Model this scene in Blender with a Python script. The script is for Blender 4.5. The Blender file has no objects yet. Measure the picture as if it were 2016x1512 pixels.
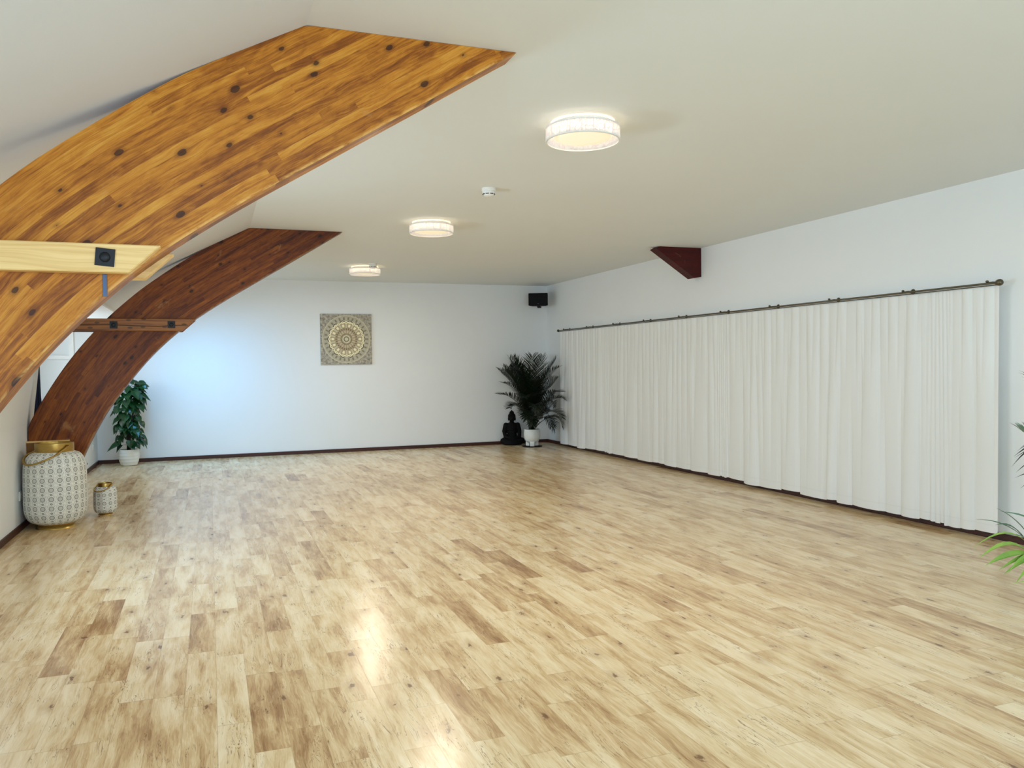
import bpy, bmesh, math, random
import numpy as np
from mathutils import Vector, Matrix, noise as mnoise

sc = bpy.context.scene
C = sc.collection
# ------------------------------------------------------------------ camera, world, lights, exposure
H = 2.8            # flat ceiling height
XR, YB, XL, XC = 5.683, 13.406, -1.586, 0.402   # right wall, back wall, knee wall, ceiling crease
YF = -2.6          # wall behind the camera
A1, A2, AT = 3.425, 8.514, 0.15                 # arch planes and thickness
F_PX, YAW, PITCH, ROLL, HC = 1591.8, 0.357532, -0.0235363, -0.0128627, 1.39518
fw = Vector((math.sin(YAW)*math.cos(PITCH), math.cos(YAW)*math.cos(PITCH), math.sin(PITCH)))
rt = Vector((math.cos(YAW), -math.sin(YAW), 0)); up = rt.cross(fw)
c_, s_ = math.cos(ROLL), math.sin(ROLL)
r2, u2 = c_*rt + s_*up, -s_*rt + c_*up
cam = bpy.data.cameras.new('camera'); cam.sensor_width = 36; cam.lens = F_PX/2016*36
co = bpy.data.objects.new('camera', cam); C.objects.link(co)
co.matrix_world = Matrix(((r2.x, u2.x, -fw.x, 0), (r2.y, u2.y, -fw.y, 0), (r2.z, u2.z, -fw.z, HC), (0, 0, 0, 1)))
cam.clip_start = 0.05
sc.camera = co

w = bpy.data.worlds.new('sky'); sc.world = w; w.use_nodes = True
w.node_tree.nodes['Background'].inputs[0].default_value = (0.75, 0.87, 1.0, 1)
w.node_tree.nodes['Background'].inputs[1].default_value = 1.3
sc.view_settings.view_transform = 'Standard'; sc.view_settings.look = 'None'
sc.view_settings.exposure = 0.06; sc.view_settings.gamma = 1.0
sc.cycles.max_bounces = 10; sc.cycles.diffuse_bounces = 7; sc.cycles.glossy_bounces = 4
sc.cycles.transmission_bounces = 6; sc.cycles.transparent_max_bounces = 12
sc.cycles.sample_clamp_indirect = 4.0
sc.cycles.use_denoising = True

def area(name, loc, target, sx, sy, power, col, spread=180):
    l = bpy.data.lights.new(name, 'AREA'); l.shape = 'RECTANGLE'; l.size = sx; l.size_y = sy
    l.energy = power; l.color = col; l.spread = math.radians(spread)
    o = bpy.data.objects.new(name, l); C.objects.link(o); o.location = loc
    o.rotation_euler = (Vector(target)-Vector(loc)).to_track_quat('-Z', 'Y').to_euler()
    return o
# daylight through the glazing behind the camera, two added left windows out of view and the rooflight
area('daylight_front_window', (1.6, YF-0.08, 1.45), (1.6, 5, 1.25), 4.5, 2.1, 190, (0.72, 0.87, 1.0))
area('added_left_light', (-1.95, 0.9, 1.32), (2, 0.9, 1.1), 3.0, 0.75, 65, (0.52, 0.78, 1.0))  # added lamp: unseen window, put in for the cool patch on the back wall
area('added_bay_light', (-1.95, 5.6, 1.32), (2, 5.6, 1.0), 2.3, 0.75, 110, (0.70, 0.87, 1.0))  # added lamp: unseen bay window, put in to even out the light
area('daylight_dormer', (-2.33, 10.9, 1.52), (0, 10.9, 1.4), 2.7, 0.8, 36, (0.88, 0.95, 1.0))
area('daylight_rooflight', (-0.93, 11.75, 2.47), (0.55, 13.4, 0.75), 1.1, 0.55, 40, (0.12, 0.52, 1.0), 120)

# ------------------------------------------------------------------ helpers
def S(r, g, b, a=1.0):
    f = lambda c: (c/255/12.92) if c/255 <= 0.04045 else ((c/255+0.055)/1.055)**2.4
    return (f(r), f(g), f(b), a)
class NT:
    def __init__(s, name):
        s.m = bpy.data.materials.new(name); s.m.use_nodes = True; s.t = s.m.node_tree
        s.b = s.t.nodes['Principled BSDF']; s.out = s.t.nodes['Material Output']
    def n(s, ty, **kw):
        x = s.t.nodes.new(ty)
        for k, v in kw.items():
            if k.startswith('i_'):
                k = k[2:]; k = int(k) if k.isdigit() else k.replace('_', ' ')
                s.set(x.inputs[k], v)
            else: setattr(x, k, v)
        return x
    def set(s, inp, v):
        if isinstance(v, bpy.types.NodeSocket): s.t.links.new(v, inp)
        else: inp.default_value = v
    def math(s, op, a, b=0.0, c=0.0):
        x = s.t.nodes.new('ShaderNodeMath'); x.operation = op
        s.set(x.inputs[0], a); s.set(x.inputs[1], b); s.set(x.inputs[2], c); return x.outputs[0]
    def mix(s, f, a, b, ty='MIX'):
        x = s.t.nodes.new('ShaderNodeMix'); x.data_type = 'RGBA'; x.blend_type = ty
        s.set(x.inputs[0], f); s.set(x.inputs[6], a); s.set(x.inputs[7], b); return x.outputs[2]
    def ramp(s, f, stops):
        x = s.t.nodes.new('ShaderNodeValToRGB'); s.set(x.inputs[0], f)
        e = x.color_ramp.elements
        while len(e) < len(stops): e.new(0.5)
        for i, (p, c) in enumerate(stops):
            e[i].position = p; e[i].color = c if len(c) == 4 else (*c, 1)
        return x.outputs[0]
    def xyz(s, x_, y_, z_):
        x = s.t.nodes.new('ShaderNodeCombineXYZ')
        for i, v in enumerate((x_, y_, z_)): s.set(x.inputs[i], v)
        return x.outputs[0]
    def sep(s, v):
        x = s.t.nodes.new('ShaderNodeSeparateXYZ'); s.set(x.inputs[0], v); return x.outputs
    def noise(s, v, scale=1, det=4, rough=.5, dist=0):
        x = s.n('ShaderNodeTexNoise'); s.set(x.inputs['Vector'], v)
        x.inputs['Scale'].default_value = scale; x.inputs['Detail'].default_value = det
        x.inputs['Roughness'].default_value = rough; x.inputs['Distortion'].default_value = dist
        return x.outputs[0]
    def white(s, v):
        x = s.n('ShaderNodeTexWhiteNoise'); s.set(x.inputs[0], v); return x.outputs[0]
    def step(s, v, a, b):   # smooth map a..b -> 0..1
        x = s.n('ShaderNodeMapRange', interpolation_type='SMOOTHSTEP'); s.set(x.inputs[0], v)
        x.inputs[1].default_value = a; x.inputs[2].default_value = b; return x.outputs[0]
    def fin(s, col=None, rough=None, bump=None, bs=0.2, bd=0.01, **kw):
        if col is not None: s.set(s.b.inputs['Base Color'], col)
        if rough is not None: s.set(s.b.inputs['Roughness'], rough)
        if bump is not None:
            x = s.n('ShaderNodeBump'); x.inputs['Strength'].default_value = bs; x.inputs['Distance'].default_value = bd
            s.set(x.inputs['Height'], bump); s.set(s.b.inputs['Normal'], x.outputs[0])
        for k, v in kw.items(): s.set(s.b.inputs[k.replace('_', ' ')], v)
        return s.m
def coord(t, kind='Object'):
    return t.n('ShaderNodeTexCoord').outputs[kind]
def flat(name, col, rough=.5, metal=0, nscale=40, var=.06, bs=.05, **kw):
    t = NT(name); p = coord(t); nz = t.noise(p, nscale, 4)
    dark = tuple(c*(1-var) for c in col[:3])+(1,); light = tuple(min(1, c*(1+var)) for c in col[:3])+(1,)
    return t.fin(t.mix(nz, dark, light), rough, nz, bs, .002, Metallic=metal, **kw)

def obj(name, bm, mats, parent=None, smooth=False, angle=None):
    me = bpy.data.meshes.new(name); bm.normal_update(); bm.to_mesh(me); bm.free()
    for m in (mats if isinstance(mats, (list, tuple)) else [mats]): me.materials.append(m)
    if smooth:
        for p in me.polygons: p.use_smooth = True
        if angle: 
            try: me.set_sharp_from_angle(angle=math.radians(angle))
            except Exception: pass
    o = bpy.data.objects.new(name, me); C.objects.link(o)
    if parent: o.parent = parent
    return o
def tag(o, label, cat, group=None, kind=None):
    o['label'] = label; o['category'] = cat
    if group: o['group'] = group
    if kind: o['kind'] = kind
    return o
def thing(name, label, cat, loc=(0, 0, 0), rz=0, group=None):
    o = bpy.data.objects.new(name, None); C.objects.link(o); o.location = loc; o.rotation_euler = (0, 0, rz)
    o.empty_display_size = .1
    return tag(o, label, cat, group)
def struct(name, bm, m, parent=None, **k):
    o = obj(name, bm, m, parent, **k)
    if parent is None: o['kind'] = 'structure'
    return o
def box(bm, x0, x1, y0, y1, z0, z1, bev=0, M=None):
    vs = [bm.verts.new((x, y, z)) for x in (x0, x1) for y in (y0, y1) for z in (z0, z1)]
    fs = [(0, 1, 3, 2), (4, 6, 7, 5), (0, 4, 5, 1), (2, 3, 7, 6), (0, 2, 6, 4), (1, 5, 7, 3)]
    f = [bm.faces.new([vs[i] for i in q]) for q in fs]
    if M is not None: bmesh.ops.transform(bm, matrix=M, verts=vs)
    if bev:
        es = list({e for q in f for e in q.edges})
        bmesh.ops.bevel(bm, geom=es, offset=bev, segments=2, affect='EDGES', profile=.5)
def newbox(*a, **k):
    bm = bmesh.new(); box(bm, *a, **k); return bm
def prism(bm, pts, axis, a, b, uvfn=None, mat=0):
    """extrude a 2D outline (list of pairs) along axis between a and b"""
    def P(p, t): return (t, p[0], p[1]) if axis == 0 else ((p[0], t, p[1]) if axis == 1 else (p[0], p[1], t))
    A = [bm.verts.new(P(p, a)) for p in pts]; B = [bm.verts.new(P(p, b)) for p in pts]
    fs = [bm.faces.new(A), bm.faces.new(B[::-1])]
    n = len(pts)
    for i in range(n): fs.append(bm.faces.new((A[i], B[i], B[(i+1) % n], A[(i+1) % n])))
    for f in fs: f.material_index = mat
    bmesh.ops.recalc_face_normals(bm, faces=fs)
    return fs
def lathe(bm, prof, seg=32, cx=0, cy=0, uv=False, a0=0, sx=1, sy=1):
    rings = []
    for r, z in prof:
        if r < 1e-5: rings.append([bm.verts.new((cx, cy, z))]*seg)
        else: rings.append([bm.verts.new((cx+sx*r*math.cos(a0+2*math.pi*i/seg), cy+sy*r*math.sin(a0+2*math.pi*i/seg), z)) for i in range(seg)])
    ul = bm.loops.layers.uv.verify() if uv else None
    R = max(p[0] for p in prof)
    d = [0]
    for k in range(1, len(prof)): d.append(d[-1]+math.hypot(prof[k][0]-prof[k-1][0], prof[k][1]-prof[k-1][1]))
    for k in range(len(prof)-1):
        for i in range(seg):
            j = (i+1) % seg
            q = [(rings[k][i], i, k), (rings[k][j], i+1, k), (rings[k+1][j], i+1, k+1), (rings[k+1][i], i, k+1)]
            u = []
            for t in q:
                if t[0] not in [x[0] for x in u]: u.append(t)
            if len(u) < 3: continue
            try: f = bm.faces.new([t[0] for t in u])
            except ValueError: continue
            if uv:
                for lp, t in zip(f.loops, u): lp[ul].uv = (t[1]/seg*2*math.pi*R, d[t[2]])
def tube(bm, pts, r, seg=8, cap=True, flatten=1.0):
    pts = [Vector(p) for p in pts]; rings = []
    rr = r if isinstance(r, (list, tuple)) else [r]*len(pts)
    prev = None
    for i, p in enumerate(pts):
        t = (pts[min(i+1, len(pts)-1)]-pts[max(i-1, 0)]).normalized()
        if prev is None:
            n = t.orthogonal().normalized()
        else:
            n = (prev-t*prev.dot(t)).normalized()
        prev = n; b = t.cross(n)
        rings.append([bm.verts.new(p+(n*math.cos(2*math.pi*k/seg)+b*flatten*math.sin(2*math.pi*k/seg))*rr[i]) for k in range(seg)])
    for a, b in zip(rings, rings[1:]):
        for k in range(seg): bm.faces.new((a[k], a[(k+1) % seg], b[(k+1) % seg], b[k]))
    if cap: bm.faces.new(rings[0][::-1]); bm.faces.new(rings[-1])
def sphere(bm, c, rx, ry=None, rz=None, seg=20, ring=12, M=None):
    r = bmesh.ops.create_uvsphere(bm, u_segments=seg, v_segments=ring, radius=1)
    mt = Matrix.Translation(c) @ (M or Matrix()) @ Matrix.Diagonal((rx, ry or rx, rz or rx, 1))
    bmesh.ops.transform(bm, matrix=mt, verts=r['verts'])

# ------------------------------------------------------------------ materials
def mat_wall(name, col, bs=.06):
    t = NT(name); p = coord(t)
    a = t.noise(p, 1.3, 4, .55); b = t.noise(p, 160, 3, .6)
    cc = t.mix(a, tuple(x*.975 for x in col[:3])+(1,), tuple(min(1, x*1.02) for x in col[:3])+(1,))
    return t.fin(cc, .75, t.math('ADD', t.math('MULTIPLY', a, 4.0), b), bs, .003, Specular_IOR_Level=.25)
M_wall = mat_wall('wall_paint', (0.825, 0.85, 0.86))
M_ceil = mat_wall('ceiling_paint', (0.755, 0.79, 0.785), .04)
M_slope = mat_wall('slope_paint', (0.735, 0.775, 0.82), .12)
M_trimwhite = flat('white_gloss_paint', (.85, .85, .83, 1), .35)

def mat_floor():
    t = NT('oak_laminate'); p = coord(t); X, Y, Z = t.sep(p)
    W = 0.1267
    row = t.math('FLOOR', t.math('DIVIDE', X, W))
    r1 = t.white(t.xyz(row, 3.1, 0)); r2_ = t.white(t.xyz(row, 9.7, 4))
    L = t.math('MULTIPLY_ADD', r2_, .25, .60)
    yy = t.math('ADD', Y, t.math('MULTIPLY', r1, 2.7))
    yb = t.math('DIVIDE', yy, L); blk = t.math('FLOOR', yb)
    idv = t.xyz(row, blk, 1.7); idr = t.white(idv); id2 = t.white(t.xyz(row, blk, 7.3)); id3 = t.white(t.xyz(blk, row, 2.9))
    fx = t.math('FRACT', t.math('DIVIDE', X, W)); fy = t.math('FRACT', yb)
    off = t.math('MULTIPLY', idr, 31.0)
    # warped coordinates so that the grain runs round the figure of each strip
    wn = t.n('ShaderNodeTexNoise'); t.set(wn.inputs['Vector'], t.xyz(t.math('MULTIPLY', X, 7), t.math('MULTIPLY', Y, 3.2), off))
    wn.inputs['Scale'].default_value = 1; wn.inputs['Detail'].default_value = 2
    wx = t.math('MULTIPLY_ADD', wn.outputs[0], .045, X)
    big = t.noise(t.xyz(t.math('MULTIPLY', wx, 15), t.math('MULTIPLY', Y, 2.3), off), 1, 4, .62, .35)
    med = t.noise(t.xyz(t.math('MULTIPLY', wx, 52), t.math('MULTIPLY', Y, 3.2), off), 1, 6, .68, .25)
    fine = t.noise(t.xyz(t.math('MULTIPLY', wx, 240), t.math('MULTIPLY', Y, 8), off), 1, 4, .7)
    rings = t.math('SINE', t.math('MULTIPLY', t.math('MULTIPLY_ADD', big, 1.0, t.math('MULTIPLY', wx, 1.5)), 75.0))
    tone = t.math('ADD', t.math('MULTIPLY', idr, .20), t.math('ADD', t.math('MULTIPLY', big, 1.05), t.math('MULTIPLY', med, .42)))
    tone = t.math('ADD', tone, t.math('MULTIPLY_ADD', fine, .40, -.63))
    tone = t.math('ADD', tone, t.math('MULTIPLY', rings, .018))
    darkblk = t.step(id2, .86, .90)
    tone = t.math('ADD', tone, t.math('MULTIPLY', darkblk, .16))
    col = t.ramp(tone, [(.18, S(240, 222, 187)), (.38, S(226, 201, 158)), (.56, S(203, 170, 124)), (.73, S(168, 130, 88)), (.93, S(131, 94, 60))])
    # knots and the fine cracks running out of them
    kv = t.n('ShaderNodeTexVoronoi', voronoi_dimensions='2D'); t.set(kv.inputs['Vector'], t.xyz(t.math('MULTIPLY', wx, 5.2), t.math('MULTIPLY', Y, 2.3), 0.0))
    kv.inputs['Scale'].default_value = 1
    kd = t.math('ADD', kv.outputs['Distance'], t.math('MULTIPLY_ADD', t.noise(t.xyz(t.math('MULTIPLY', X, 30), t.math('MULTIPLY', Y, 12), 2.0), 1, 5, .7, 1.0), .42, -.21))
    knot = t.math('SUBTRACT', 1.0, t.step(kd, .01, .06))
    halo = t.math('SUBTRACT', 1.0, t.step(kd, .03, .30))
    gate = t.step(id3, .45, .55)
    knot = t.math('MULTIPLY', knot, gate); halo = t.math('MULTIPLY', halo, t.math('MULTIPLY', gate, .42))
    col = t.mix(halo, col, S(176, 138, 96))
    col = t.mix(t.math('MULTIPLY', knot, .8), col, S(100, 64, 38))
    cr = t.noise(t.xyz(t.math('MULTIPLY', wx, 34), t.math('MULTIPLY', Y, 2.6), t.math('ADD', off, 11.0)), 1, 3, .6, 1.2)
    crack = t.math('SUBTRACT', 1.0, t.step(t.math('ABSOLUTE', t.math('SUBTRACT', cr, .5)), 0.0, .013))
    cg = t.step(t.noise(t.xyz(t.math('MULTIPLY', X, 7), t.math('MULTIPLY', Y, 3.4), 4.0), 1, 2), .47, .56)
    col = t.mix(t.math('MULTIPLY', t.math('MULTIPLY', crack, cg), .8), col, S(112, 80, 52))
    # joints
    ex = t.math('MINIMUM', fx, t.math('SUBTRACT', 1.0, fx)); ey = t.math('MINIMUM', fy, t.math('SUBTRACT', 1.0, fy))
    jx = t.math('SUBTRACT', 1.0, t.step(ex, .004, .016)); jy = t.math('SUBTRACT', 1.0, t.step(ey, .001, .005))
    j = t.math('MAXIMUM', jx, jy)
    col = t.mix(t.math('MULTIPLY', j, .28), col, S(130, 98, 66))
    rough = t.math('ADD', .175, t.math('MULTIPLY', med, .10))
    return t.fin(col, rough, t.math('SUBTRACT', t.math('MULTIPLY', med, .35), j), .06, .002, Specular_IOR_Level=.5)
M_floor = mat_floor()

def mat_glulam(name, stops, knotc, rough=.42, knot_amt=.8, lam=.0345, edge=.75):
    t = NT(name); uv = coord(t, 'UV'); s, v, _ = t.sep(uv)
    sw = t.math('ADD', s, t.math('MULTIPLY_ADD', t.noise(t.xyz(t.math('MULTIPLY', s, 3), t.math('MULTIPLY', v, 9), 0), 1, 2), .05, 0))
    row = t.math('FLOOR', t.math('DIVIDE', v, lam)); rr = t.white(t.xyz(row, 5.2, 0))
    seg = t.math('FLOOR', t.math('DIVIDE', t.math('ADD', s, t.math('MULTIPLY', rr, 3.0)), 1.15))
    idr = t.white(t.xyz(row, seg, 3.3)); off = t.math('MULTIPLY', idr, 23)
    vv = t.math('MULTIPLY_ADD', t.noise(t.xyz(t.math('MULTIPLY', s, 4), t.math('MULTIPLY', v, 14), off), 1, 2), .05, v)
    g1 = t.noise(t.xyz(t.math('MULTIPLY', sw, 1.8), t.math('MULTIPLY', vv, 30), off), 1, 5, .6, .3)
    g2 = t.noise(t.xyz(t.math('MULTIPLY', sw, 7), t.math('MULTIPLY', vv, 190), off), 1, 4, .65, .2)
    g3 = t.noise(t.xyz(t.math('MULTIPLY', s, 9), t.math('MULTIPLY', v, 22), off), 1, 5, .6, 1.0)
    tone = t.math('ADD', t.math('MULTIPLY', idr, .22), t.math('ADD', t.math('MULTIPLY', g1, .75), t.math('MULTIPLY_ADD', g2, .62, -.31)))
    tone = t.math('ADD', tone, t.math('MULTIPLY_ADD', g3, .42, -.21))
    col = t.ramp(tone, stops)
    fv = t.math('FRACT', t.math('DIVIDE', v, lam)); e = t.math('MINIMUM', fv, t.math('SUBTRACT', 1.0, fv))
    ln = t.math('SUBTRACT', 1.0, t.step(e, .0, .05))
    col = t.mix(t.math('MULTIPLY', ln, .28), col, stops[0][1])
    kv = t.n('ShaderNodeTexVoronoi', voronoi_dimensions='2D'); t.set(kv.inputs['Vector'], t.xyz(t.math('MULTIPLY', s, 5.0), t.math('MULTIPLY', v, 8.0), 1.3)); kv.inputs['Scale'].default_value = 1
    kd = t.math('ADD', kv.outputs['Distance'], t.math('MULTIPLY_ADD', g3, .08, -.04))
    kr = t.white(kv.outputs['Position'])
    size = t.math('MULTIPLY_ADD', kr, .15, -.06)
    kk = t.math('SUBTRACT', kd, size)
    knot = t.math('SUBTRACT', 1.0, t.step(kk, .0, .022)); halo = t.math('SUBTRACT', 1.0, t.step(kk, .0, .13))
    col = t.mix(t.math('MULTIPLY', halo, .42), col, stops[0][1])
    col = t.mix(t.math('MULTIPLY', knot, knot_amt), col, knotc)
    # scuffs left by old glue
    sc_ = t.step(t.noise(t.xyz(t.math('MULTIPLY', s, 4), t.math('MULTIPLY', v, 6), 3.0), 1, 6, .7, .6), .60, .72)
    col = t.mix(t.math('MULTIPLY', sc_, .25), col, S(205, 160, 105))
    wear = t.math('MULTIPLY', t.math('SUBTRACT', 1.0, t.step(v, .004, .014)), t.math('MULTIPLY', t.step(g3, .35, .6), edge))
    col = t.mix(wear, col, S(226, 178, 100))
    return t.fin(col, rough, g2, .08, .002, Specular_IOR_Level=.28)
M_arch1 = mat_glulam('honey_glulam', [(.12, S(84, 38, 6)), (.36, S(142, 80, 18)), (.54, S(186, 118, 32)), (.82, S(214, 156, 62))], S(44, 20, 12))
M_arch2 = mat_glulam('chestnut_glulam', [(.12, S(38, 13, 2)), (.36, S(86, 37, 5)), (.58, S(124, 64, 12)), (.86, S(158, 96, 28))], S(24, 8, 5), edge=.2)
M_corbel = mat_glulam('oxblood_wood', [(.1, S(42, 4, 3)), (.5, S(68, 8, 6)), (.9, S(96, 16, 12))], S(30, 4, 4), .5, .3)

def mat_plank(name, base, dark, kn=0.5, axis=0, scale=1.0):
    t = NT(name); x, y, z = t.sep(coord(t))
    wv = t.noise(t.xyz(t.math('MULTIPLY', x, 1.3), t.math('MULTIPLY', y, 5), t.math('MULTIPLY', z, 7)), 1, 2)
    zz = t.math('MULTIPLY_ADD', wv, .10, z)
    g = t.noise(t.xyz(t.math('MULTIPLY', x, 1.2), t.math('MULTIPLY', y, 30), t.math('MULTIPLY', zz, 55*scale)), 1, 4, .55, .2)
    f = t.noise(t.xyz(t.math('MULTIPLY', x, 6), t.math('MULTIPLY', y, 200), t.math('MULTIPLY', zz, 300)), 1, 3, .6)
    col = t.mix(t.step(t.math('MULTIPLY_ADD', f, .25, g), .5, .9), base, dark)
    kv = t.n('ShaderNodeTexVoronoi', voronoi_dimensions='2D'); t.set(kv.inputs['Vector'], t.xyz(t.math('MULTIPLY', x, 5), t.math('MULTIPLY', z, 11), 0.0)); kv.inputs['Scale'].default_value = 1
    k = t.math('SUBTRACT', 1.0, t.step(kv.outputs['Distance'], .08, .14))
    col = t.mix(t.math('MULTIPLY', k, kn), col, tuple(c*.3 for c in dark[:3])+(1,))
    return t.fin(col, .5, f, .06, .002)
M_pine = mat_plank('new_pine', S(238, 204, 138), S(216, 174, 104), 0.0)
M_oldtie = mat_plank('old_stained_pine', S(142, 88, 34), S(92, 48, 14), .7)
M_base = mat_plank('dark_red_skirting', S(66, 24, 14), S(40, 12, 8), 0)
M_iron = flat('black_iron', (.018, .02, .024, 1), .45, .6)
M_darkslot = flat('dark_gap', (.01, .008, .006, 1), .8)
M_bluesteel = flat('blue_grey_steel', S(78, 92, 120), .4, .6)

def mat_gold():
    t = NT('brushed_brass'); p = coord(t); X, Y, Z = t.sep(p)
    nz = t.noise(t.xyz(t.math('MULTIPLY', X, 20), t.math('MULTIPLY', Y, 20), t.math('MULTIPLY', Z, 400)), 1, 3)
    return t.fin(t.mix(nz, S(150, 120, 62), S(206, 176, 104)), .34, nz, .05, .001, Metallic=1.0)
M_gold = mat_gold()
def mat_lantern(name, cu, cv, white, grey, line):
    t = NT(name); u, v, _ = t.sep(coord(t, 'UV'))
    U = t.math('DIVIDE', u, cu); V = t.math('DIVIDE', v, cv)
    fu = t.math('SUBTRACT', t.math('FRACT', U), .5); fv = t.math('SUBTRACT', t.math('FRACT', V), .5)
    asp = cv/cu
    fvs = t.math('MULTIPLY', fv, asp)
    d = t.math('SQRT', t.math('ADD', t.math('MULTIPLY', fu, fu), t.math('MULTIPLY', fvs, fvs)))
    fv2 = t.math('MULTIPLY', t.math('SUBTRACT', t.math('FRACT', t.math('ADD', V, .5)), .5), asp)
    d2 = t.math('SQRT', t.math('ADD', t.math('MULTIPLY', fu, fu), t.math('MULTIPLY', fv2, fv2)))
    fu3 = t.math('SUBTRACT', t.math('FRACT', t.math('ADD', U, .5)), .5)
    d3 = t.math('SQRT', t.math('ADD', t.math('MULTIPLY', fu3, fu3), t.math('MULTIPLY', fv2, fv2)))
    def band(dd, a, w_):  # 1 near radius a
        return t.math('SUBTRACT', 1.0, t.step(t.math('ABSOLUTE', t.math('SUBTRACT', dd, a)), w_*.5, w_))
    def disc(dd, a): return t.math('SUBTRACT', 1.0, t.step(dd, a-.03, a+.01))
    # holes: fine rings of slots punched into the white sheet
    ang = t.math('ARCTAN2', fvs, fu); slot = t.step(t.math('SINE', t.math('MULTIPLY', ang, 14.0)), -.2, .3)
    ang3 = t.math('ARCTAN2', fv2, fu3); slot3 = t.step(t.math('SINE', t.math('MULTIPLY', ang3, 8.0)), -.1, .4)
    m = t.math('MAXIMUM', t.math('MULTIPLY', disc(d, .27), .38), t.math('MULTIPLY', band(d, .27, .06), .95))
    m = t.math('MAXIMUM', m, t.math('MULTIPLY', t.math('MULTIPLY', band(d, .44, .06), slot), .25))
    m = t.math('MAXIMUM', m, t.math('MULTIPLY', band(d2, .09, .06), 1.0))
    m = t.math('MAXIMUM', m, t.math('MULTIPLY', t.math('MULTIPLY', band(d3, .22, .07), slot3), .5))
    m = t.math('MAXIMUM', m, t.math('MULTIPLY', t.math('MULTIPLY', band(d3, .36, .06), slot3), .4))
    nz = t.noise(t.xyz(t.math('MULTIPLY', u, 30), t.math('MULTIPLY', v, 30), 0), 1, 4)
    col = t.mix(t.math('MULTIPLY', nz, .3), white, grey)
    col = t.mix(m, col, line)
    return t.fin(col, .55, t.math('SUBTRACT', 1.0, m), .3, .003)
M_lan = mat_lantern('punched_white_metal', .0690, .0815, S(236, 238, 232), S(206, 210, 204), S(118, 122, 116))
M_lan2 = mat_lantern('punched_white_metal_small', .0566, .0800, S(236, 238, 232), S(206, 210, 204), S(118, 122, 116))

def mat_leaf(name, c1, c2, rough=.35, trans=.15):
    t = NT(name); p = coord(t); nz = t.noise(p, 9, 3)
    return t.fin(t.mix(nz, c1, c2), rough, t.noise(p, 60, 2), .05, .002, Subsurface_Weight=0.0, Transmission_Weight=0.0)
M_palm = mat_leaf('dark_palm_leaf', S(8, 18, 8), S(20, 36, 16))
M_palm_lit = mat_leaf('lit_palm_leaf', S(84, 150, 50), S(176, 204, 84))  # leaves in bright daylight, the light put into the green
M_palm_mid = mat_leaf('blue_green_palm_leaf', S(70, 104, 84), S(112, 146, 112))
M_pothos = mat_leaf('glossy_pothos_leaf', S(4, 38, 16), S(22, 78, 34), .25)
M_stem = mat_leaf('green_brown_stem', S(36, 46, 22), S(64, 74, 34), .5)
M_soil = flat('potting_soil', (.012, .009, .007, 1), .95, 0, 60, .5, .6)
M_pot = flat('white_glazed_ceramic', S(232, 234, 230), .3, 0, 12, .03)
M_black = flat('matt_black', (.004, .004, .005, 1), .6, Specular_IOR_Level=.15)
M_buddha = flat('black_stone', (.004, .004, .004, 1), .75, 0, 30, .3, .2, Specular_IOR_Level=.15)
M_plastic = flat('white_plastic', (.82, .82, .79, 1), .4)
M_rod = flat('antique_brass_rod', S(98, 90, 74), .35, .9)
M_navy = flat('navy_cloth', S(22, 34, 62), .7)
def mat_curtain():
    t = NT('white_linen'); X, Y, Z = t.sep(coord(t))
    a = t.noise(t.xyz(t.math('MULTIPLY', Y, 700), t.math('MULTIPLY', Z, 90), 0), 1, 2)
    b = t.noise(t.xyz(t.math('MULTIPLY', Y, 90), t.math('MULTIPLY', Z, 700), 5), 1, 2)
    c = t.math('ADD', a, b)
    hem = t.math('SUBTRACT', 1.0, t.step(t.math('ABSOLUTE', t.math('SUBTRACT', Z, .125)), .002, .006))
    col = t.mix(t.math('MULTIPLY', c, .5), (.86, .875, .87, 1), (.92, .935, .93, 1))
    col = t.mix(t.math('MULTIPLY', hem, .12), col, (.6, .6, .57, 1))
    t.fin(col, .9, c, .12, .001, Specular_IOR_Level=.1)
    tr = t.n('ShaderNodeBsdfTranslucent'); tr.inputs[0].default_value = (.85, .85, .82, 1)
    mx = t.n('ShaderNodeMixShader'); mx.inputs[0].default_value = .18
    t.t.links.new(t.b.outputs[0], mx.inputs[1]); t.t.links.new(tr.outputs[0], mx.inputs[2]); t.t.links.new(mx.outputs[0], t.out.inputs[0])
    return t.m
M_curtain = mat_curtain()
def mat_glass():
    t = NT('window_glass')
    g = t.n('ShaderNodeBsdfTransparent'); g.inputs[0].default_value = (.97, .99, 1, 1)
    gl = t.n('ShaderNodeBsdfGlossy'); gl.inputs['Roughness'].default_value = .02
    mx = t.n('ShaderNodeMixShader'); mx.inputs[0].default_value = .06
    t.t.links.new(g.outputs[0], mx.inputs[1]); t.t.links.new(gl.outputs[0], mx.inputs[2]); t.t.links.new(mx.outputs[0], t.out.inputs[0])
    return t.m
M_glass = mat_glass()
def mat_emit(name, col, st):
    t = NT(name); return t.fin((.8, .8, .8, 1), .5, Emission_Color=col, Emission_Strength=st)
M_diff = mat_emit('warm_lamp_diffuser', (1.0, .80, .45, 1), .50)
M_led = mat_emit('warm_led_ring', (1.0, .74, .44, 1), .95)
M_led2 = mat_emit('warm_led_wall', (1.0, .77, .50, 1), 3.3)
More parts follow.
